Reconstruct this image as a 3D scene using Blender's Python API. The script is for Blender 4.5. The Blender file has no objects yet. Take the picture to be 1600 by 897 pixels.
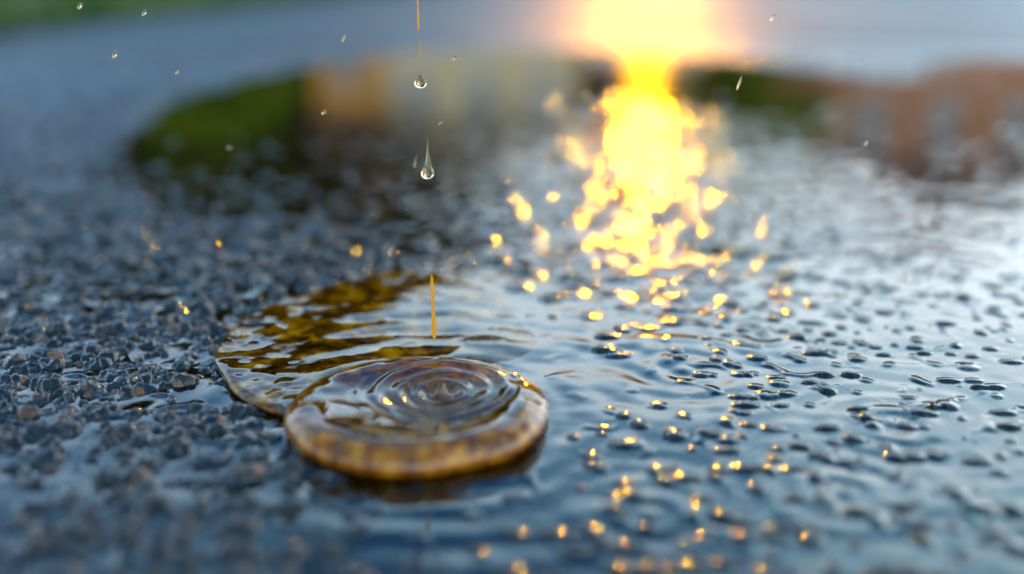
import bpy, math, numpy as np
from mathutils import Vector
rng=np.random.default_rng(7)
S=bpy.context.scene
R=math.radians

# ---------------------------------------------------------------- noise
def hsh(ix,iy,k):
    ix=ix.astype(np.int64).astype(np.uint64); iy=iy.astype(np.int64).astype(np.uint64)
    h=(ix*np.uint64(374761393)+iy*np.uint64(668265263)+np.uint64(k*974711+17))&np.uint64(0xFFFFFFFF)
    h=((h^(h>>np.uint64(13)))*np.uint64(1274126177))&np.uint64(0xFFFFFFFF)
    h=((h^(h>>np.uint64(16)))*np.uint64(2246822519))&np.uint64(0xFFFFFFFF)
    h=h^(h>>np.uint64(15))
    return (h&np.uint64(0xFFFFFF)).astype(np.float64)/16777215.0
def gn(x,y,cell,k=0):
    x=x/cell; y=y/cell
    ix=np.floor(x); iy=np.floor(y); fx=x-ix; fy=y-iy
    u=fx*fx*fx*(fx*(fx*6-15)+10); v=fy*fy*fy*(fy*(fy*6-15)+10)
    def g(a,b):
        an=hsh(ix+a,iy+b,k)*6.2831853
        return np.cos(an)*(fx-a)+np.sin(an)*(fy-b)
    n0=g(0,0)*(1-u)+g(1,0)*u; n1=g(0,1)*(1-u)+g(1,1)*u
    return (n0*(1-v)+n1*v)*1.5
def fbm(x,y,cell,k=0,o=3):
    s=0;a=1
    for i in range(o):
        s=s+a*gn(x+i*3.1,y-i*1.7,cell/2**i,k+i*11); a*=.5
    return s
def stones(x,y,cell,k,hv):
    gx=x/cell; gy=y/cell; ix=np.floor(gx); iy=np.floor(gy)
    best=np.full(x.shape,-1.0)
    for a in (-1,0,1):
        for b in (-1,0,1):
            cx=ix+a+.1+.8*hsh(ix+a,iy+b,k); cy=iy+b+.1+.8*hsh(ix+a,iy+b,k+1)
            r=.30+.66*hsh(ix+a,iy+b,k+2)**1.6; z=hv*(hsh(ix+a,iy+b,k+3)-.5)
            an=hsh(ix+a,iy+b,k+4)*3.14; e=.7+.6*hsh(ix+a,iy+b,k+5)
            dx=gx-cx; dy=gy-cy
            p=dx*np.cos(an)+dy*np.sin(an); q=-dx*np.sin(an)+dy*np.cos(an)
            d2=(p*p*e+q*q/e)/(r*r)
            tl=(hsh(ix+a,iy+b,k+6)-.5)*.6*p+(hsh(ix+a,iy+b,k+7)-.5)*.6*q
            h=z+tl+.46*r*np.sqrt(np.clip(1-d2**1.4,0,1))-(d2>1)*.5*np.clip(d2-1,0,1)
            best=np.maximum(best,h)
    return best*cell
def ss(a,b,x):
    t=np.clip((x-a)/(b-a),0,1); return t*t*(3-2*t)

# ---------------------------------------------------------------- mesh helpers
def mk(name,V,F,mat=None,smooth=True,parent=None,mats=None):
    V=np.asarray(V,dtype=np.float32); me=bpy.data.meshes.new(name)
    F=np.asarray(F,dtype=np.int32); k=F.shape[1]
    me.vertices.add(len(V)); me.vertices.foreach_set("co",V.ravel())
    me.loops.add(F.size); me.loops.foreach_set("vertex_index",F.ravel())
    me.polygons.add(len(F)); me.polygons.foreach_set("loop_start",np.arange(0,F.size,k,dtype=np.int32))
    me.polygons.foreach_set("use_smooth",np.full(len(F),smooth))
    me.update(calc_edges=True); me.validate()
    ob=bpy.data.objects.new(name,me); S.collection.objects.link(ob)
    if mat: me.materials.append(mat)
    if parent: ob.parent=parent
    return ob
def gridfaces(n,m,wrap=False):
    i=np.arange(n-1)[:,None]; j=np.arange(m if wrap else m-1)[None,:]; j2=(j+1)%m
    return np.stack([i*m+j,i*m+j2,(i+1)*m+j2,(i+1)*m+j],-1).reshape(-1,4)
class Acc:
    def __init__(s): s.v=[]; s.f=[]
    def box(s,x0,x1,y0,y1,z0,z1):
        b=len(s.v)
        s.v+=[(x0,y0,z0),(x1,y0,z0),(x1,y1,z0),(x0,y1,z0),(x0,y0,z1),(x1,y0,z1),(x1,y1,z1),(x0,y1,z1)]
        s.f+=[(b,b+3,b+2,b+1),(b+4,b+5,b+6,b+7),(b,b+1,b+5,b+4),(b+1,b+2,b+6,b+5),(b+2,b+3,b+7,b+6),(b+3,b,b+4,b+7)]
    def quad(s,a,b_,c,d):
        b=len(s.v); s.v+=[a,b_,c,d]; s.f+=[(b,b+1,b+2,b+3)]
    def tube(s,p,r,n=8):
        b=len(s.v); p=[Vector(q) for q in p]
        for i,q in enumerate(p):
            d=(p[min(i+1,len(p)-1)]-p[max(i-1,0)]).normalized()
            a=d.orthogonal().normalized() if abs(d.z)<.9 else Vector((1,0,0)); c=d.cross(a).normalized(); a=c.cross(d)
            for k in range(n):
                t=2*math.pi*k/n; s.v.append(tuple(q+a*math.cos(t)*r[i]+c*math.sin(t)*r[i]))
        for i in range(len(p)-1):
            for k in range(n):
                s.f.append((b+i*n+k,b+i*n+(k+1)%n,b+(i+1)*n+(k+1)%n,b+(i+1)*n+k))
    def make(s,name,mat,smooth=False,parent=None): return mk(name,s.v,s.f,mat,smooth,parent)
def empty(name,loc=(0,0,0)):
    e=bpy.data.objects.new(name,None); S.collection.objects.link(e); e.location=loc; return e

# ---------------------------------------------------------------- material helpers
def newmat(name):
    m=bpy.data.materials.new(name); m.use_nodes=True; nt=m.node_tree
    for n in list(nt.nodes): nt.nodes.remove(n)
    o=nt.nodes.new('ShaderNodeOutputMaterial'); return m,nt,o
def N(nt,t,**kw):
    n=nt.nodes.new(t)
    for k,v in kw.items():
        if k in n.inputs: n.inputs[k].default_value=v
        else: setattr(n,k,v)
    return n
def noise(nt,scale,detail=4,rough=.5,vec=None):
    tc=N(nt,'ShaderNodeTexCoord'); n=N(nt,'ShaderNodeTexNoise'); n.inputs['Scale'].default_value=scale
    n.inputs['Detail'].default_value=detail; n.inputs['Roughness'].default_value=rough
    nt.links.new(tc.outputs['Object'],n.inputs['Vector']); return n
def ramp(nt,src,stops):
    r=N(nt,'ShaderNodeValToRGB'); el=r.color_ramp.elements
    while len(el)<len(stops): el.new(.5)
    for e,(p,c) in zip(el,stops): e.position=p; e.color=(*c,1) if len(c)==3 else c
    nt.links.new(src,r.inputs['Fac']); return r
def mrange(nt,src,a,b,c,d):
    n=N(nt,'ShaderNodeMapRange'); nt.links.new(src,n.inputs['Value'])
    for k,v in zip(('From Min','From Max','To Min','To Max'),(a,b,c,d)): n.inputs[k].default_value=v
    return n
def pmat(name,stops,scale,rough=.7,bump=.2,bscale=None,detail=5,**kw):
    m,nt,o=newmat(name); p=N(nt,'ShaderNodeBsdfPrincipled'); n=noise(nt,scale,detail)
    r=ramp(nt,n.outputs['Fac'],stops); nt.links.new(r.outputs['Color'],p.inputs['Base Color'])
    p.inputs['Roughness'].default_value=rough
    for k,v in kw.items(): p.inputs[k.replace('_',' ')].default_value=v
    if bump:
        b=N(nt,'ShaderNodeBump'); n2=noise(nt,bscale or scale*3); b.inputs['Strength'].default_value=bump; b.inputs['Distance'].default_value=.02
        nt.links.new(n2.outputs['Fac'],b.inputs['Height']); nt.links.new(b.outputs['Normal'],p.inputs['Normal'])
    nt.links.new(p.outputs[0],o.inputs[0]); return m

# asphalt: soaked around the puddle, drier further down the road
def asphalt():
    m,nt,o=newmat("wet_asphalt"); L=nt.links
    p=N(nt,'ShaderNodeBsdfPrincipled')
    tc=N(nt,'ShaderNodeTexCoord')
    vo=N(nt,'ShaderNodeTexVoronoi'); vo.inputs['Scale'].default_value=320; L.new(tc.outputs['Object'],vo.inputs['Vector'])
    sep=N(nt,'ShaderNodeSeparateColor'); L.new(vo.outputs['Color'],sep.inputs[0])
    r=ramp(nt,sep.outputs[0],[(0,(.003,.003,.004)),(.5,(.007,.007,.008)),(.8,(.016,.014,.013)),(.93,(.06,.028,.012)),(1,(.17,.075,.03))])
    n1=noise(nt,900,3); mx=N(nt,'ShaderNodeMix',data_type='RGBA',blend_type='MULTIPLY'); mx.inputs[0].default_value=.7
    r2=ramp(nt,n1.outputs['Fac'],[(.3,(.4,.4,.4)),(.7,(1.3,1.3,1.3))])
    L.new(r.outputs[0],mx.inputs[6]); L.new(r2.outputs[0],mx.inputs[7])
    ln=N(nt,'ShaderNodeVectorMath',operation='LENGTH'); L.new(tc.outputs['Object'],ln.inputs[0])
    dry=mrange(nt,ln.outputs['Value'],1.1,1.5,0,1)
    dm=N(nt,'ShaderNodeMix',data_type='RGBA'); L.new(dry.outputs[0],dm.inputs[0]); L.new(mx.outputs[2],dm.inputs[6]); dm.inputs[7].default_value=(.085,.092,.10,1)
    L.new(dm.outputs[2],p.inputs['Base Color'])
    p.inputs['Roughness'].default_value=.5; p.inputs['Specular IOR Level'].default_value=.1
    cw=mrange(nt,dry.outputs[0],0,1,1,.36); L.new(cw.outputs[0],p.inputs['Coat Weight']); p.inputs['Coat IOR'].default_value=1.38
    cr=mrange(nt,dry.outputs[0],0,1,.02,.36); L.new(cr.outputs[0],p.inputs['Coat Roughness'])
    b=N(nt,'ShaderNodeBump'); b.inputs['Strength'].default_value=.6; b.inputs['Distance'].default_value=.0006
    n2=noise(nt,1100,4,.6); L.new(n2.outputs['Fac'],b.inputs['Height'])
    b2=N(nt,'ShaderNodeBump'); b2.inputs['Strength'].default_value=.45; b2.inputs['Distance'].default_value=.0008
    n3=noise(nt,520,2,.5); L.new(n3.outputs['Fac'],b2.inputs['Height'])
    L.new(b.outputs[0],p.inputs['Normal']); L.new(b2.outputs[0],p.inputs['Coat Normal'])
    L.new(p.outputs[0],o.inputs[0]); return m

def water(name,attr=True,rough=.07,ior=1.4,amb=((.05,.02,.004),(.30,.125,.012),(.55,.27,.03)),turb=.75,scale=160,pos=(.32,.52,.7)):
    m,nt,o=newmat(name); L=nt.links
    fr=N(nt,'ShaderNodeFresnel'); fr.inputs['IOR'].default_value=ior
    gl=N(nt,'ShaderNodeBsdfGlossy'); gl.inputs['Roughness'].default_value=rough; gl.inputs['Color'].default_value=(1,1,1,1)
    tr=N(nt,'ShaderNodeBsdfTransparent'); tr.inputs['Color'].default_value=(.85,.66,.38,1)
    di=N(nt,'ShaderNodeBsdfDiffuse'); tl=N(nt,'ShaderNodeBsdfTranslucent')
    n=noise(nt,scale,5,.6); r=ramp(nt,n.outputs['Fac'],list(zip(pos,amb)))
    L.new(r.outputs[0],di.inputs[0]); L.new(r.outputs[0],tl.inputs[0])
    m1=N(nt,'ShaderNodeMixShader'); m1.inputs[0].default_value=.4; L.new(di.outputs[0],m1.inputs[1]); L.new(tl.outputs[0],m1.inputs[2])
    m2=N(nt,'ShaderNodeMixShader'); L.new(tr.outputs[0],m2.inputs[1]); L.new(m1.outputs[0],m2.inputs[2])
    if attr:
        at=N(nt,'ShaderNodeAttribute'); at.attribute_name='amber'; L.new(at.outputs['Fac'],m2.inputs[0])
    else: m2.inputs[0].default_value=turb
    m3=N(nt,'ShaderNodeMixShader'); L.new(fr.outputs[0],m3.inputs[0]); L.new(m2.outputs[0],m3.inputs[1]); L.new(gl.outputs[0],m3.inputs[2])
    L.new(m3.outputs[0],o.inputs[0]); return m

# ---------------------------------------------------------------- fields
RC=(-.0187,.270)
def offs(x,y):
    """asphalt offset relative to the water level (m)"""
    wob=fbm(x,y,.09,40,3)*.025
    xb=np.interp(y,[.19,.30,.40,.57,.75,1.2,1.4],[-.01,-.01,.0,.05,.09,.3,.6])
    right=ss(-.02,.05+.05*ss(.35,.5,y),x-xb+wob)*(1-ss(.75,1.2,y+wob-.15*ss(.3,.5,x)))
    a=-.0005-.0040*right
    e=np.sqrt(((x-.035)/.30)**2+((y-.84)/.46)**2)+wob*1.6
    pud=1-ss(.84,1.04,e)
    deep=-.0020-.006*ss(.46,.58,y+wob*2)
    a=a+.0014*ss(.9,1.2,e)*ss(.5,.8,y)*(1-right)
    a=a*(1-pud)+np.minimum(a,deep)*pud
    d=np.hypot(x+.012,y-.3245); a=a-.0022*(1-ss(.06,.078,d))*(1-right)
    q=np.hypot((x+.088)/.019,(y-.279)/.009)+wob*4; a=a-.003*(1-ss(.7,1.15,q))
    far=ss(1.25,1.5,np.hypot(x,y)); a=a*(1-far)+.002*far
    return a,right,pud
def road_h(x,y):
    a,right,pud=offs(x,y); r=np.hypot(x,y)
    f=(1-ss(1.9,2.6,r))*(1-.6*ss(1.05,1.4,r))
    wx=x+gn(x,y,.0016,301)*.0006+gn(x,y,.0007,303)*.0002; wy=y+gn(x,y,.0016,302)*.0006+gn(x,y,.0007,304)*.0002
    g=stones(wx,wy,.0036,3,1.0)-.0006
    g2=stones(wx+.3,wy,.0015,21,.9)*.55
    n=fbm(x,y,.05,60,3)*.0009+gn(x,y,.010,66)*.0013
    fine=gn(x,y,.0009,70)*.00012
    return (a+(g+g2*.6+n+fine)*f)
nb=2300
by=.18+.57*rng.random(nb)**1.0; bxx=-.04+rng.random(nb)*.44*(by/.42)
cl=gn(bxx,by,.04,500)
dens=.45+.55*ss(.05,.14,bxx)
keep=(bxx>np.interp(by,[.18,.22,.3,.4,.57,.75],[-.01,.02,.045,.045,.05,.1]))&(cl+rng.random(nb)*.9>.25)&(rng.random(nb)<dens)
by=by[keep];bxx=bxx[keep]; brr=.0007+.0024*rng.random(len(by))**2.3; bh=brr*(.16+.28*rng.random(len(by)))
kind=np.where(np.arange(len(by))%5==0,1,0)
# shallow drops added and shaped to catch sun glints, densest along the light column
n2=210; y2=.36+.55*rng.random(n2); x2=y2*(.121+rng.normal(0,.065,n2)); r2=.0022+.0040*rng.random(n2); h2=r2*(.06+.10*rng.random(n2))
n3=330; y3=.185+.24*rng.random(n3); x3=-.0+.19*rng.random(n3)*(y3/.3); k3=(np.hypot(x3+.0245,y3-.263)>.04)&(x3>.012); y3=y3[k3];x3=x3[k3];n3=len(y3); r3=.0013+.0024*rng.random(n3); h3=r3*(.10+.08*rng.random(n3))
n4=120; y4=.3+.4*rng.random(n4); x4=-y4*.45*rng.random(n4); k4=np.hypot(x4+.012,y4-.3245)>.08; y4=y4[k4];x4=x4[k4];n4=len(y4); r4=.0012+.002*rng.random(n4); h4=r4*(.2+.2*rng.random(n4))+.0004
by=np.concatenate([by,y2,y3,y4]); bxx=np.concatenate([bxx,x2,x3,x4]); brr=np.concatenate([brr,r2,r3,r4]); bh=np.concatenate([bh,h2,h3,h4]); kind=np.concatenate([kind,np.full(n2+n3,2),np.full(n4,0)])
def wave(x,y):
    d=np.hypot(x-RC[0],y-RC[1])
    mod=.6+.8*gn(x,y,.03,5)
    w=.00032*mod*np.sin(2*np.pi*(d+.0018*gn(x,y,.02,7))/.0125)*np.exp(-d/.06)*ss(.02,.035,d)
    near=1-ss(.45,.75,y); rt=ss(.08,.16,x)
    w=w+fbm(x,y*1.2,.034,8,2)*.00038*(.04+.96*near)*(1-.6*rt)
    patch=ss(-.25,.35,gn(x,y,.03,77))
    w=w+gn(x,y*1.3,.0052,12)*.00036*(1-ss(.65,.95,y))*ss(.34,.42,y)*patch*(1-.9*ss(.12,.2,x))*(.3+.7*ss(-.06,.03,x))
    w=w+gn(x,y*1.1,.011,13)*.00044*(1-.85*ss(.6,.9,y))*ss(.36,.5,y)*(1-.8*ss(.15,.24,x))*(.2+.8*ss(-.08,.03,x))
    w=w+gn(x,y*1.2,.007,14)*.00004*near
    dd0=np.hypot(x+.012,y-.3245)
    w=w+np.clip(gn(x,y,.0075,15)-.30,0,1)**1.3*.0016*(1-ss(.5,.75,y))*(1-.85*(1-ss(.05,.09,dd0)))*(1-.9*ss(.10,.16,x))
    for cx,cy,a,l,s in [(.118,.70,.00018,.02,.05),(.20,.47,.00012,.009,.02),(.26,.36,.00012,.008,.018),(.10,.262,.00016,.009,.02),(.05,.30,.00014,.009,.02),(.08,.33,.00014,.008,.015),(.06,.36,.00016,.009,.02),(.075,.225,.00016,.009,.02),(.03,.215,.00014,.008,.018),(.12,.21,.00014,.009,.02)]:
        dd=np.hypot(x-cx,y-cy); w=w+a*np.cos(2*np.pi*dd/l)*np.exp(-dd/s)
    return w
def beads(x,y):
    h=np.zeros(x.shape)
    flat_x=x.ravel(); flat_y=y.ravel(); hf=h.ravel()
    order=np.argsort(flat_y); ys=flat_y[order]
    for i in range(len(by)):
        a,b=np.searchsorted(ys,[by[i]-brr[i]*1.6,by[i]+brr[i]*1.6]); idx=order[a:b]
        if len(idx)==0: continue
        e=1.15+.25*math.sin(i*7.1)
        q=((flat_x[idx]-bxx[i])/e)**2+((flat_y[idx]-by[i])*e)**2
        q=q/brr[i]**2; s=q<1.0
        if kind[i]==1:
            s=q<2.4; hf[idx[s]]+=-bh[i]*.5*np.exp(-q[s]*1.5)+bh[i]*.5*np.exp(-(np.sqrt(q[s])-1)**2*14)*ss(2.4,1.8,q[s])
        elif kind[i]==2: hf[idx[s]]=np.maximum(hf[idx[s]],bh[i]*(1-q[s])*1.6)
        else: hf[idx[s]]+=bh[i]*(1-q[s])**.6
    return hf.reshape(x.shape)

# ---------------------------------------------------------------- polar sheets
def angs(nd):
    dense=np.linspace(-R(29),R(29),nd)
    side=R(29)+(math.pi-R(29))*(np.linspace(0,1,131)[1:]**2.2)
    return np.concatenate([-side[::-1],dense,side])
rows_d=np.exp(np.linspace(math.log(.15),math.log(1.5),960))
A=angs(960)
ra=np.concatenate([np.linspace(.01,.15,40)[:-1],rows_d,np.exp(np.linspace(math.log(1.5),math.log(3),90))[1:],np.exp(np.linspace(math.log(3),math.log(500),45))[1:]])
RR,AA=np.meshgrid(ra,A,indexing='ij'); X=RR*np.sin(AA); Y=RR*np.cos(AA)
Z=road_h(X,Y)
M_asph=asphalt()
mk("asphalt_road",np.stack([X,Y,Z],-1).reshape(-1,3),gridfaces(*X.shape),M_asph)
rw=rows_d; RR,AA=np.meshgrid(rw,A,indexing='ij'); X=RR*np.sin(AA); Y=RR*np.cos(AA)
Zw=wave(X,Y)+beads(X,Y)
_,rg,pu=offs(X,Y)
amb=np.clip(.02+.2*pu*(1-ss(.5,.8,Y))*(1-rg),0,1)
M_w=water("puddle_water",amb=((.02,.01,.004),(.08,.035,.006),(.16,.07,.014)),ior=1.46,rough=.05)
ob=mk("rain_puddle",np.stack([X,Y,Zw],-1).reshape(-1,3),gridfaces(*X.shape),M_w)
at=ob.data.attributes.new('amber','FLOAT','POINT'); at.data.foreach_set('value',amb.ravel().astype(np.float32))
del X,Y,Z,Zw,RR,AA

# ---------------------------------------------------------------- raised water discs
def disc(name,c,Rad,H,prof,topf,irr,nA,mat,ambf,nr=260):
    th=np.linspace(0,2*np.pi,nA,endpoint=False)
    rad=Rad*(1+irr*fbm(np.cos(th)*1.0+c[0]*9,np.sin(th)*1.0,.9,33,2)+.006*gn(np.cos(th),np.sin(th),.17,35))
    Vs=[];am=[];rel=[]
    for (pr,pz) in prof:                       # outer wall
        x=c[0]+np.cos(th)*rad*pr; y=c[1]+np.sin(th)*rad*pr
        hh=H(th); z=-.0015*(pz<=0)+hh*pz+topf(x,y)*pz
        z=z+gn(x*1.0,y*1.0,.006,44)*.0002*pz; rel.append(hh)
        Vs.append(np.stack([x,y,z],-1)); am.append(ambf(x,y)*0+.85 if name=="raindrop_ripple" else ambf(x,y))
    p0=prof[-1][0]
    for s in np.linspace(1,0.002,nr)[1:]:
        pr=p0*s; x=c[0]+np.cos(th)*rad*pr; y=c[1]+np.sin(th)*rad*pr
        hh=H(th); k=ss(0,.75,s); h=hh*k+H0[name]*(1-k)
        z=h+topf(x,y)+gn(x,y,.006,44)*.0002*ss(.7,1,s); rel.append(h)
        Vs.append(np.stack([x,y,z],-1)); am.append(ambf(x,y))
    V=np.array(Vs); F=gridfaces(V.shape[0],V.shape[1],True)
    rl=np.array(rel).ravel(); F=F[rl[F].max(1)>-.00025]      # drop the part lying under the puddle surface
    ob=mk(name,V.reshape(-1,3),F,mat)
    at=ob.data.attributes.new('amber','FLOAT','POINT'); at.data.foreach_set('value',np.array(am).ravel().astype(np.float32))
    return ob
H0={"raindrop_ripple":.0050,"amber_puddle":.0006}
def round_prof(n,bulge,w):
    out=[(1-.06,0.0)]
    for i in range(1,n+1):
        t=math.pi*(-.35+.85*i/n)
        out.append((1-w+w*math.cos(t)*1.0,(math.sin(t)+math.sin(math.pi*.35))/(1+math.sin(math.pi*.35))))
    return out
def top_front(x,y):
    d=np.hypot(x-RC[0],y-RC[1]); dd=d+.0009*gn(x,y,.012,90)
    w=.00085*np.sin(2*np.pi*dd/.0054+.6)*np.exp(-d/.016)*(.85+.5*gn(x,y,.012,91))*(1-ss(.019,.025,d))
    w=w+.0036*np.exp(-(d/.0017)**2)-.0012*np.exp(-(d/.004)**2)
    dc=np.hypot(x+.0245,y-.263); w=w+.0012*np.exp(-((dc-.0265)/.005)**2)
    return w+fbm(x,y,.014,92,2)*.00025
M_ring=water("amber_water",rough=.02,ior=1.5,scale=230,amb=((.09,.022,.0),(.40,.115,.001),(.95,.37,.01)),pos=(.3,.5,.72))  # mottled amber ramp painted in place of light passing through the ripple's wall
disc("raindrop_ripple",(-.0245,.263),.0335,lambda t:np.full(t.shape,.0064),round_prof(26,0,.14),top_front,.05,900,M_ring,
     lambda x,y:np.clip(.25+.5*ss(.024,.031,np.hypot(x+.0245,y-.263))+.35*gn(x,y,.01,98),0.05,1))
def H_back(t):
    t=np.mod(t,2*np.pi)
    l=ss(R(55),R(115),t)*(1-ss(R(250),R(272),t))
    return -.0012+.0043*l
def top_back(x,y): return wave(x,y)
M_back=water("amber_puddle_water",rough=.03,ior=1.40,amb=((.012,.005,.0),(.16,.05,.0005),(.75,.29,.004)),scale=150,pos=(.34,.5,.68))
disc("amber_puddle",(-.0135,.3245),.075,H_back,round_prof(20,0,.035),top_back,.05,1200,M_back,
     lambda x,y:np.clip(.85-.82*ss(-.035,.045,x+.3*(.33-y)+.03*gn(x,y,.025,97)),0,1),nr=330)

# ---------------------------------------------------------------- falling drops
mg,nt,o=newmat("raindrop_water"); g=N(nt,'ShaderNodeBsdfGlass'); g.inputs['IOR'].default_value=1.33; g.inputs['Roughness'].default_value=0
g.inputs['Color'].default_value=(1,.9,.72,1); nt.links.new(g.outputs[0],o.inputs[0])
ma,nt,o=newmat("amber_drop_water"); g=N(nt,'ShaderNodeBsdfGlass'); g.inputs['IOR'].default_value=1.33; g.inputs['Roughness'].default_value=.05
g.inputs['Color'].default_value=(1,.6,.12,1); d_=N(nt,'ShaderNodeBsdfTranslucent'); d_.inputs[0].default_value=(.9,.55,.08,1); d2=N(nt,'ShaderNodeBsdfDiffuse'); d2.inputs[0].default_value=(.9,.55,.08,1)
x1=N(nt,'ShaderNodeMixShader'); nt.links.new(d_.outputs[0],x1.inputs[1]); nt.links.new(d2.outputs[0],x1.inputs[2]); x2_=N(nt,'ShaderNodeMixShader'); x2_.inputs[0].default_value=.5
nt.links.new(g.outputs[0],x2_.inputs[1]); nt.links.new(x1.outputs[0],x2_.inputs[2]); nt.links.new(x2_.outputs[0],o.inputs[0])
def drop(name,x,y,z,r,tail,mat,lean=0,thread=None):
    n=40; prof=[]
    for i in range(n+1):
        t=i/n
        if t<.55:
            a=math.pi*(-.5+ .5*t/.55+.12*t/.55); rr=r*math.cos(a); zz=r*math.sin(a)
            last=(rr,zz)
        else:
            u=(t-.55)/.45; rr=last[0]*(1-u)**1.7*(1-.35*u)+ (0 if i==n else r*.04*(1-u)); zz=last[1]+tail*u**1.3
        prof.append((max(rr,1e-6),zz))
    th=np.linspace(0,2*np.pi,28,endpoint=False)
    V=np.array([[(x+p*math.cos(t)+lean*q,y+p*math.sin(t),z+q) for t in th] for p,q in prof])
    return mk(name,V.reshape(-1,3),gridfaces(V.shape[0],28,True),mat)
drop("raindrop",-.0264,.32,.081,.0018,.0028,mg)
drop("raindrop.001",-.0250,.32,.0545,.0019,.0115,mg,.03)
def thread(name,x,y,z0,z1,r,mat,lean=0):
    n=26; th=np.linspace(0,2*np.pi,16,endpoint=False); V=[]
    for i in range(n+1):
        u=i/n; rr=r*(math.sin(math.pi*min(max(u,.001),.999))**.5)*(.75+.25*math.sin(u*9))*(1.15-.5*u)
        z=z0+(z1-z0)*u; V.append([(x+lean*(z-z0)+rr*math.cos(t),y+rr*math.sin(t),z) for t in th])
    V=np.array(V); return mk(name,V.reshape(-1,3),gridfaces(n+1,16,True),mat)
thread("raindrop.002",-.0218,.29,.0125,.0325,.0009,ma,-.02)
thread("raindrop.003",-.0266,.32,.0955,.108,.0004,ma)
thread("raindrop.004",-.0262,.32,.0875,.0935,.00022,ma)
a=Acc()
for (x,y,z,r,l) in [(-.125,.33,.108,.0005,.0016),(-.119,.31,.103,.0005,.0016),(-.118,.33,.088,.0006,.002),(-.108,.33,.1,.0005,.0016),(-.1,.33,.083,.0004,.0018),
     (-.05,.33,.093,.0003,.003),(-.057,.33,.071,.0005,.001),(-.022,.33,.068,.0003,.0016),(-.030,.33,.056,.0003,.004),(.063,.31,.082,.0004,.004),(.055,.32,.070,.0004,.0025),
     (.05,.32,.0625,.0004,.002),(-.0175,.33,.087,.0004,.001),(-.094,.36,.055,.0005,.001),(.03,.45,.06,.0008,.0015),(.078,.34,.098,.0004,.002),(-.036,.31,.034,.0003,.002),(.0,.34,.088,.0003,.002),(.11,.34,.06,.0003,.002),(-.07,.32,.107,.0004,.002),(-.019,.222,.018,.0004,.003)]:
    a.tube([(x+.0002*k,y,z+l*(k/6-.5)) for k in range(7)],[r*math.sin(math.pi*(k+.15)/6.3)**.6 for k in range(7)],10)
a.make("rain_spray",mg,True)
M_peb=pmat("wet_pebble",[(.3,(.02,.025,.035)),(.7,(.09,.1,.12))],200,rough=.15,bump=.4,bscale=500)
def pebble(x,y,z,rx,ry,rz,k,mat,name="pebble"):
    u=np.linspace(0,np.pi,30); v=np.linspace(0,2*np.pi,48,endpoint=False); U,VV=np.meshgrid(u,v,indexing='ij')
    px=np.sin(U)*np.cos(VV); py=np.sin(U)*np.sin(VV); pz=np.cos(U)
    s=1+.22*gn(px+k,py+pz*.7,.7,k)+.08*gn(px+k,py-pz,.25,k)
    mk(name,np.stack([x+px*s*rx,y+py*s*ry,z+pz*s*rz],-1).reshape(-1,3),gridfaces(30,48,True),mat)
pebble(-.228,.53,.001,.016,.010,.0055,3,M_peb)
pebble(-.262,.50,.001,.009,.008,.0035,4,M_peb,"pebble.001")
pebble(-.003,.545,.0,.0055,.004,.003,5,M_peb,"pebble.002")
pebble(.12,.70,.0,.010,.008,.0025,6,M_peb,"pebble.003")
M_leaf=pmat("wet_leaf",[(.3,(.06,.03,.01)),(.7,(.22,.11,.03))],90,rough=.2,bump=.3,bscale=400)
V=[];n=40;m=17
for i in range(n):
    u=i/(n-1); w=.0065*math.sin(math.pi*u**.8)**.8*(1+.12*math.sin(u*60))
    for j in range(m):
        s=(j/(m-1)*2-1); V.append((.052+.030*(u-.5)+.001*s,.527+w*s+.003*math.sin(u*3),.0020+.0022*abs(s)**1.5*math.sin(math.pi*u)+.0015*math.sin(u*4)+.0003*math.sin(u*50+abs(s)*5)))
mk("fallen_leaf",V,gridfaces(n,m),M_leaf)

# ---------------------------------------------------------------- road line
M_paint=pmat("worn_paint",[(.35,(.12,.12,.12)),(.5,(.6,.6,.58)),(.7,(.75,.75,.73))],60,rough=.35,bump=.5,bscale=300)
P0=np.array([.25,2.25]); P1=np.array([1.6,1.05]); dr=(P1-P0)/np.linalg.norm(P1-P0); nn=np.array([-dr[1],dr[0]])
V=[]
for t in np.linspace(0,1,300):
    c=P0+(P1-P0)*t
    for s in np.linspace(-1,1,12):
        e=.05*s; q=c+nn*e; V.append((q[0],q[1],.0056))
mk("road_marking",V,gridfaces(300,12),M_paint)

# ---------------------------------------------------------------- grass verge
M_gr=pmat("grass_blades",[(.3,(.03,.07,.012)),(.7,(.12,.19,.03))],9,rough=.5,bump=0)
M_soil=pmat("verge_soil",[(.3,(.02,.025,.01)),(.7,(.05,.05,.025))],30,rough=.9,bump=.6)
def edge(y): return -.64+.27*(y-1.6)
V=[]
ys=np.linspace(1.1,9,90)
for yy in ys:
    for s in np.linspace(0,1,30):
        x=edge(yy)-.02-s*6+.02*math.sin(yy*23); V.append((x,yy,.004+.03*min(1,s*8)+.006*math.sin(x*40+yy*31)))
verge=mk("grass_verge",V,gridfaces(90,30),M_soil)
n=26000; yy=1.12+(rng.random(n)**1.6)*5; xx=edge(yy)-.0-rng.random(n)**1.5*2.6
cl=fbm(xx,yy,.25,200,2); h=(.035+.06*rng.random(n))*(.7+.9*np.clip(cl+.4,0,1)); wd=.002+.003*rng.random(n); an=rng.random(n)*6.28; ln=rng.normal(0,.5,n)*h; la=rng.random(n)*6.28
b=np.stack([xx,yy,np.full(n,.01)],-1); dx=np.stack([np.cos(an),np.sin(an),0*an],-1)*wd[:,None]
t=b+np.stack([np.cos(la)*ln,np.sin(la)*ln,h],-1); mdl=b+np.stack([np.cos(la)*ln*.35,np.sin(la)*ln*.35,h*.6],-1)
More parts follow.
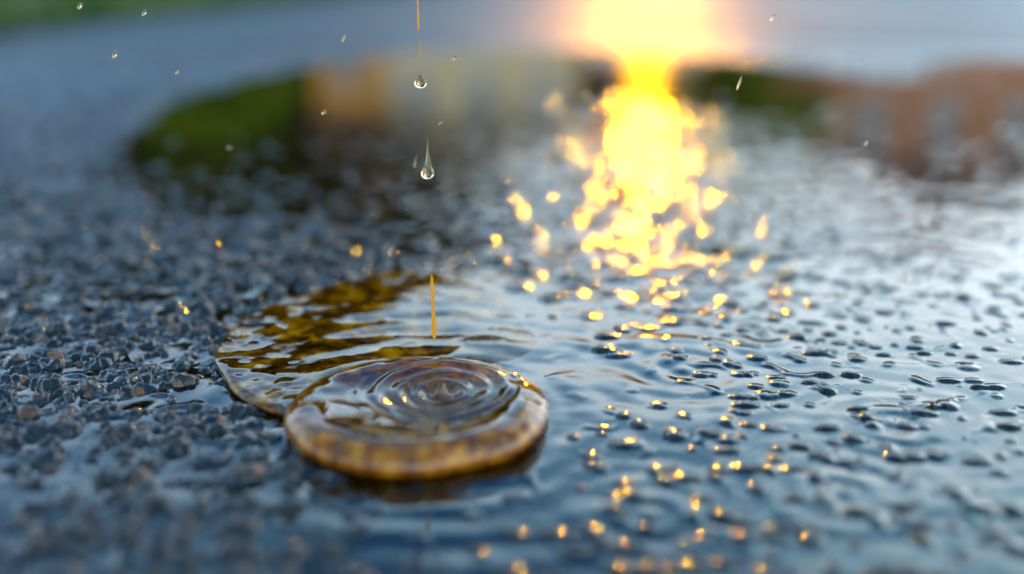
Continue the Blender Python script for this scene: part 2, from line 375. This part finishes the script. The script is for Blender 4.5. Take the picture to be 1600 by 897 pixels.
V=np.stack([b-dx,b+dx,mdl+dx*.8,mdl-dx*.8,t+dx*.1,t-dx*.1],1).reshape(-1,3); i=np.arange(n)[:,None]*6
F=np.concatenate([i+np.array([[0,1,2,3]]),i+np.array([[3,2,4,5]])])
mk("grass",V,F,M_gr,False,verge)

# ---------------------------------------------------------------- pavement and lawn
M_con=pmat("concrete",[(.3,(.2,.2,.19)),(.7,(.32,.31,.29))],4,rough=.8,bump=.3,bscale=40)
a=Acc()
for k in range(60): a.box(-30+k*1.0,-30+k*1.0+.992,15,15.15,-.05,.12)
a.box(-30,30,15.16,17,-.05,.115); a.make("pavement",M_con)
M_lawn=pmat("lawn_grass",[(.3,(.03,.06,.012)),(.7,(.07,.11,.025))],2,rough=.9,bump=.8,bscale=30)
V=[(x,y,.13+.05*math.sin(x*.7)*math.cos(y*.5)) for y in np.linspace(17.01,60,30) for x in np.linspace(-45,45,50)]
mk("lawn",V,gridfaces(30,50),M_lawn)

# ---------------------------------------------------------------- houses
def wallmat(name,c1,c2,brick=False):
    if not brick: return pmat(name,[(.3,c1),(.7,c2)],1.5,rough=.85,bump=.2,bscale=30)
    m,nt,o=newmat(name); p=N(nt,'ShaderNodeBsdfPrincipled'); tc=N(nt,'ShaderNodeTexCoord'); mp=N(nt,'ShaderNodeMapping'); mp.inputs['Rotation'].default_value=(R(90),0,0)
    nt.links.new(tc.outputs['Object'],mp.inputs[0])
    b=N(nt,'ShaderNodeTexBrick'); b.inputs['Color1'].default_value=(*c1,1); b.inputs['Color2'].default_value=(*c2,1); b.inputs['Mortar'].default_value=(.3,.25,.2,1); b.inputs['Scale'].default_value=4
    nt.links.new(mp.outputs[0],b.inputs['Vector']); nt.links.new(b.outputs[0],p.inputs['Base Color']); p.inputs['Roughness'].default_value=.85; nt.links.new(p.outputs[0],o.inputs[0]); return m
M_glass=pmat("window_glass",[(.3,(.02,.03,.04)),(.7,(.04,.05,.06))],1,rough=.05,bump=0)
M_frame=pmat("white_trim",[(.3,(.6,.6,.58)),(.7,(.75,.75,.72))],5,rough=.5,bump=0)
M_door=pmat("door_paint",[(.3,(.05,.08,.14)),(.7,(.07,.11,.18))],5,rough=.4,bump=0)
def house(name,x0,x1,y0,dep,ev,rg,wm,rm,storeys,nw,door=None):
    root=empty(name,(x0,y0,0)); w=x1-x0
    cw=w/nw; ww=cw*.42; sh=ev/storeys; a=Acc(); gl=Acc(); fr=Acc(); T=.3
    dr=Acc()
    for s in range(storeys):
        z0=.1+s*sh; zs=z0+sh*.36; ze=z0+sh*.8; z1=.1+(s+1)*sh
        isdoor=lambda i:(s==0 and door==i)
        px=0
        for i in range(nw):
            c=(i+.5)*cw; l=c-ww/2; r=c+ww/2
            a.box(px,l,0,T,z0,z1)
            bz=z0 if isdoor(i) else zs
            if bz>z0: a.box(l,r,0,T,z0,bz)
            a.box(l,r,0,T,ze,z1); px=r
            (dr if isdoor(i) else gl).box(l,r,.14,.18,bz,ze)
            f=.06
            fr.box(l,l+f,.08,.139,bz,ze); fr.box(r-f,r,.08,.139,bz,ze); fr.box(l+f,r-f,.08,.139,ze-f,ze); fr.box(l+f,r-f,.08,.139,bz,bz+f)
            if not isdoor(i):
                fr.box(c-.025,c+.025,.09,.137,bz+f,ze-f); fr.box(l-.08,r+.08,-.08,-.003,bz-.09,bz)
        a.box(px,w,0,T,z0,z1)
    a.box(0,T,T+.001,dep,.1,.1+ev); a.box(w-T,w,T+.001,dep,.1,.1+ev); a.box(T+.001,w-T-.001,dep-T,dep,.1,.1+ev)
    a.make(name+"_walls",wm,parent=root); gl.make(name+"_windows",M_glass,parent=root); fr.make(name+"_frames",M_frame,parent=root)
    if dr.v: dr.make(name+"_door",M_door,parent=root)
    rf=Acc(); e=.1+ev; o=.4; th=.15
    for k in (0,1):
        ya=-o if k==0 else dep+o; ym=dep/2
        za=e-.15
        rf.quad((-o,ya,za),(w+o,ya,za),(w+o,ym,e+rg),(-o,ym,e+rg)); rf.quad((-o,ya,za+th),(w+o,ya,za+th),(w+o,ym,e+rg+th),(-o,ym,e+rg+th))
        rf.quad((-o,ya,za),(w+o,ya,za),(w+o,ya,za+th),(-o,ya,za+th))
    rf.make(name+"_roof",rm,parent=root)
    gb=Acc()
    for xx in (0.01,w-.01): gb.quad((xx,0,e),(xx,dep,e),(xx,dep/2,e+rg),(xx,dep/2,e+rg))
    gb.make(name+"_gables",wm,parent=root)
    ch=Acc(); ch.box(w*.75,w*.75+.7,dep*.5-.3,dep*.5+.4,e+rg*.6,e+rg+1); ch.box(w*.75-.05,w*.75+.75,dep*.5-.35,dep*.5+.45,e+rg+1.001,e+rg+1.1); ch.make(name+"_chimney",wm,parent=root)
M_roof=pmat("roof_tiles",[(.3,(.03,.018,.012)),(.7,(.06,.034,.022))],3,rough=.8,bump=.5,bscale=12)
house("cream_house",-2.9,1.5,25,7,4.1,2.2,wallmat("cream_render",(.62,.42,.22),(.75,.54,.31)),M_roof,2,3,1)
house("timber_house",-4.35,-3.0,24.6,7,3.7,1.2,wallmat("tan_timber",(.7,.26,.04),(.8,.34,.06)),M_roof,1,1,None)
house("brick_house",5.6,12.4,25,8,5.0,2.2,wallmat("red_brick",(.5,.13,.04),(.58,.19,.06),True),M_roof,2,4,2)

# ---------------------------------------------------------------- trees
M_bark=pmat("bark",[(.3,(.05,.035,.025)),(.7,(.1,.07,.05))],8,rough=.9,bump=.6)
def leafm(name,c1,c2):
    m,nt,o=newmat(name); n=noise(nt,1.3,4); r=ramp(nt,n.outputs['Fac'],[(.3,c1),(.7,c2)])
    d=N(nt,'ShaderNodeBsdfDiffuse'); t=N(nt,'ShaderNodeBsdfTranslucent'); nt.links.new(r.outputs[0],d.inputs[0]); nt.links.new(r.outputs[0],t.inputs[0])
    x=N(nt,'ShaderNodeMixShader'); x.inputs[0].default_value=.45; nt.links.new(d.outputs[0],x.inputs[1]); nt.links.new(t.outputs[0],x.inputs[2]); nt.links.new(x.outputs[0],o.inputs[0]); return m
M_lg=leafm("foliage_light",(.14,.19,.01),(.38,.42,.02)); M_ld=leafm("foliage_dark",(.022,.014,.003),(.06,.034,.006))
def tree(name,x,y,h,cr,mat,seed,base=.3,nl=6500,ls=.2,nc=22):
    q=np.random.default_rng(seed); root=empty(name,(x,y,0)); a=Acc()
    a.tube([(0,0,.0),(.05,0,h*.25),(-.05,.05,h*.5),(0,0,h*.85)],[h*.035,h*.025,h*.018,h*.004],10)
    cs=[]
    for k in range(nc):
        an=q.random()*6.28; el=q.random(); zz=h*(base+.68*el); rr=cr*(.3+.7*q.random())*math.sin(math.pi*(.2+.7*(1-el)))**.6
        tip=(math.cos(an)*rr,math.sin(an)*rr,min(zz,h*.95)); st=h*(base*.8+.4*el)
        a.tube([(0,0,st),(tip[0]*.5,tip[1]*.5,(st+tip[2])*.5+.1),tip],[h*.01,h*.006,h*.002],6); cs.append((tip,cr*(.28+.24*q.random())))
    a.make(name+"_trunk",M_bark,True,root)
    ci=q.integers(0,len(cs),nl); C=np.array([cs[i][0] for i in ci]); CR=np.array([cs[i][1] for i in ci])
    d=q.normal(size=(nl,3)); d/=np.linalg.norm(d,axis=1)[:,None]; P=C+d*(CR*q.random(nl)**.45)[:,None]*np.array([1,1,.75])
    u=q.normal(size=(nl,3)); u/=np.linalg.norm(u,axis=1)[:,None]; v=np.cross(u,q.normal(size=(nl,3))); v/=np.linalg.norm(v,axis=1)[:,None]
    s=(ls*(.6+.8*q.random(nl)))[:,None]
    V=np.stack([P-u*s,P-v*s*.5,P+u*s,P+v*s*.5],1).reshape(-1,3); F=np.arange(nl*4).reshape(-1,4)
    mk(name+"_foliage",V,F,mat,False,root)
tree("leafy_tree",-5.8,22,3.9,1.6,M_lg,1,.15,5000)
tree("leafy_tree.001",4.9,23,5.6,1.5,M_lg,2,.15)
tree("dark_tree",-10.5,31,15,4.2,M_ld,3,.05,14000,.4,34)
tree("dark_tree.001",-5.8,33,16.5,4.2,M_ld,4,.05,18000,.42,40)
tree("dark_tree.002",-2.5,34.5,14.5,2.8,M_ld,5,.05,14000,.4,34)
tree("dark_tree.003",-16,31,9,3.8,M_ld,6,.1,8000,.3)
tree("dark_tree.004",.8,36,11.5,2.4,M_ld,8,.05,12000,.4,30)

# ---------------------------------------------------------------- street lamp
root=empty("street_lamp",(2.9,24,0)); a=Acc()
a.tube([(0,0,0),(0,0,.25),(0,0,.3),(0,0,1.75),(0,0,1.8)],[.12,.11,.06,.045,.11],16); a.make("post",M_peb,True,root)
ml,nt,o=newmat("lit_lamp"); e=N(nt,'ShaderNodeEmission'); e.inputs[0].default_value=(1,.45,.01,1); e.inputs[1].default_value=9; nt.links.new(e.outputs[0],o.inputs[0])
bpy.ops.mesh.primitive_uv_sphere_add(segments=16,ring_count=10,radius=.42); gb=bpy.context.object; gb.name="globe"; gb.data.materials.append(ml); gb.parent=root; gb.location=(0,0,2.22)
a=Acc(); a.tube([(0,0,2.63),(0,0,2.68),(0,0,2.78)],[.2,.12,.01],16); a.make("cap",M_peb,True,root)

# ---------------------------------------------------------------- world + sun
SE=R(10); SA=R(6.9)
dv=Vector((math.sin(SA)*math.cos(SE),math.cos(SA)*math.cos(SE),math.sin(SE)))
w=bpy.data.worlds.new("World"); S.world=w; w.use_nodes=True; nt=w.node_tree; L=nt.links
for n_ in list(nt.nodes): nt.nodes.remove(n_)
out=N(nt,'ShaderNodeOutputWorld'); bg=N(nt,'ShaderNodeBackground'); bg.inputs[1].default_value=.12
sk=N(nt,'ShaderNodeTexSky'); sk.sky_type='NISHITA'; sk.sun_disc=False; sk.sun_elevation=SE; sk.sun_rotation=SA; sk.air_density=1.2; sk.dust_density=.3; sk.ozone_density=4
tc=N(nt,'ShaderNodeTexCoord'); sx=N(nt,'ShaderNodeSeparateXYZ'); L.new(tc.outputs['Generated'],sx.inputs[0])
mp=N(nt,'ShaderNodeMapping'); mp.inputs['Scale'].default_value=(1,1,2.2); L.new(tc.outputs['Generated'],mp.inputs[0])
nz=N(nt,'ShaderNodeTexNoise'); nz.inputs['Scale'].default_value=3.2; nz.inputs['Detail'].default_value=5; L.new(mp.outputs[0],nz.inputs['Vector'])
rz=ramp(nt,sx.outputs[2],[(0,(.85,)*3),(.2,(1,)*3),(.42,(.95,)*3),(.60,(.7,)*3),(.9,(.35,)*3)])
rn=ramp(nt,nz.outputs['Fac'],[(.44,(.03,)*3),(.56,(1,)*3)])
lb=ramp(nt,sx.outputs[2],[(.36,(1,)*3),(.60,(0,)*3)])
rnm=N(nt,'ShaderNodeMath',operation='MAXIMUM'); l2=N(nt,'ShaderNodeMath',operation='MULTIPLY'); L.new(lb.outputs[0],l2.inputs[0]); l2.inputs[1].default_value=.9
L.new(rn.outputs[0],rnm.inputs[0]); L.new(l2.outputs[0],rnm.inputs[1])
rx=N(nt,'ShaderNodeMapRange'); rx.inputs['From Min'].default_value=-.4; rx.inputs['From Max'].default_value=.1; rx.inputs['To Min'].default_value=.45; rx.inputs['To Max'].default_value=1; L.new(sx.outputs[0],rx.inputs['Value'])
mm=N(nt,'ShaderNodeMath',operation='MULTIPLY'); L.new(rz.outputs[0],mm.inputs[0]); L.new(rnm.outputs[0],mm.inputs[1])
mm2=N(nt,'ShaderNodeMath',operation='MULTIPLY'); L.new(mm.outputs[0],mm2.inputs[0]); L.new(rx.outputs[0],mm2.inputs[1])
hs=N(nt,'ShaderNodeMix',data_type='RGBA',blend_type='MULTIPLY'); hs.inputs[0].default_value=1; L.new(sk.outputs[0],hs.inputs[6]); hs.inputs[7].default_value=(.32,1.8,2.9,1)
cp=N(nt,'ShaderNodeMix',data_type='RGBA',blend_type='DARKEN'); cp.inputs[0].default_value=1; L.new(hs.outputs[2],cp.inputs[6]); cp.inputs[7].default_value=(8,16,23,1)
cc=ramp(nt,sx.outputs[2],[(.28,(1,1,1)),(.52,(.42,.76,.95))])
cs_=N(nt,'ShaderNodeMix',data_type='RGBA',blend_type='MULTIPLY'); cs_.inputs[0].default_value=1; L.new(cc.outputs[0],cs_.inputs[6]); cs_.inputs[7].default_value=(34,38,40,1)
mx=N(nt,'ShaderNodeMix',data_type='RGBA'); L.new(mm2.outputs[0],mx.inputs[0]); L.new(cp.outputs[2],mx.inputs[6]); L.new(cs_.outputs[2],mx.inputs[7])
dt=N(nt,'ShaderNodeVectorMath',operation='DOT_PRODUCT'); nrm=N(nt,'ShaderNodeVectorMath',operation='NORMALIZE'); L.new(tc.outputs['Generated'],nrm.inputs[0]); L.new(nrm.outputs[0],dt.inputs[0]); dt.inputs[1].default_value=dv
mxm=N(nt,'ShaderNodeMath',operation='MAXIMUM'); L.new(dt.outputs['Value'],mxm.inputs[0]); mxm.inputs[1].default_value=0
pw=N(nt,'ShaderNodeMath',operation='POWER'); L.new(mxm.outputs[0],pw.inputs[0]); pw.inputs[1].default_value=190
ml_=N(nt,'ShaderNodeMath',operation='MULTIPLY'); ml_.use_clamp=True; L.new(pw.outputs[0],ml_.inputs[0]); ml_.inputs[1].default_value=1.7
gx=N(nt,'ShaderNodeMix',data_type='RGBA'); L.new(ml_.outputs[0],gx.inputs[0]); L.new(mx.outputs[2],gx.inputs[6]); gx.inputs[7].default_value=(6.5,3.0,.6,1)
L.new(gx.outputs[2],bg.inputs[0]); L.new(bg.outputs[0],out.inputs[0])
sl=bpy.data.lights.new("sun",'SUN'); sl.energy=.9; sl.angle=R(.9); sl.color=(1,.36,.003); so=bpy.data.objects.new("sun",sl); S.collection.objects.link(so)
so.rotation_euler=dv.to_track_quat('Z','Y').to_euler()

# ---------------------------------------------------------------- camera
c=bpy.data.cameras.new("camera"); co=bpy.data.objects.new("camera",c); S.collection.objects.link(co); S.camera=co
co.location=(0,0,.12); co.rotation_euler=(R(90-17.5),0,0); c.sensor_width=36; c.lens=38.6; c.clip_start=.005; c.clip_end=1500
c.dof.use_dof=True; c.dof.focus_distance=.314; c.dof.aperture_fstop=3.1
S.view_settings.view_transform='Standard'; S.view_settings.look='None'; S.view_settings.exposure=0
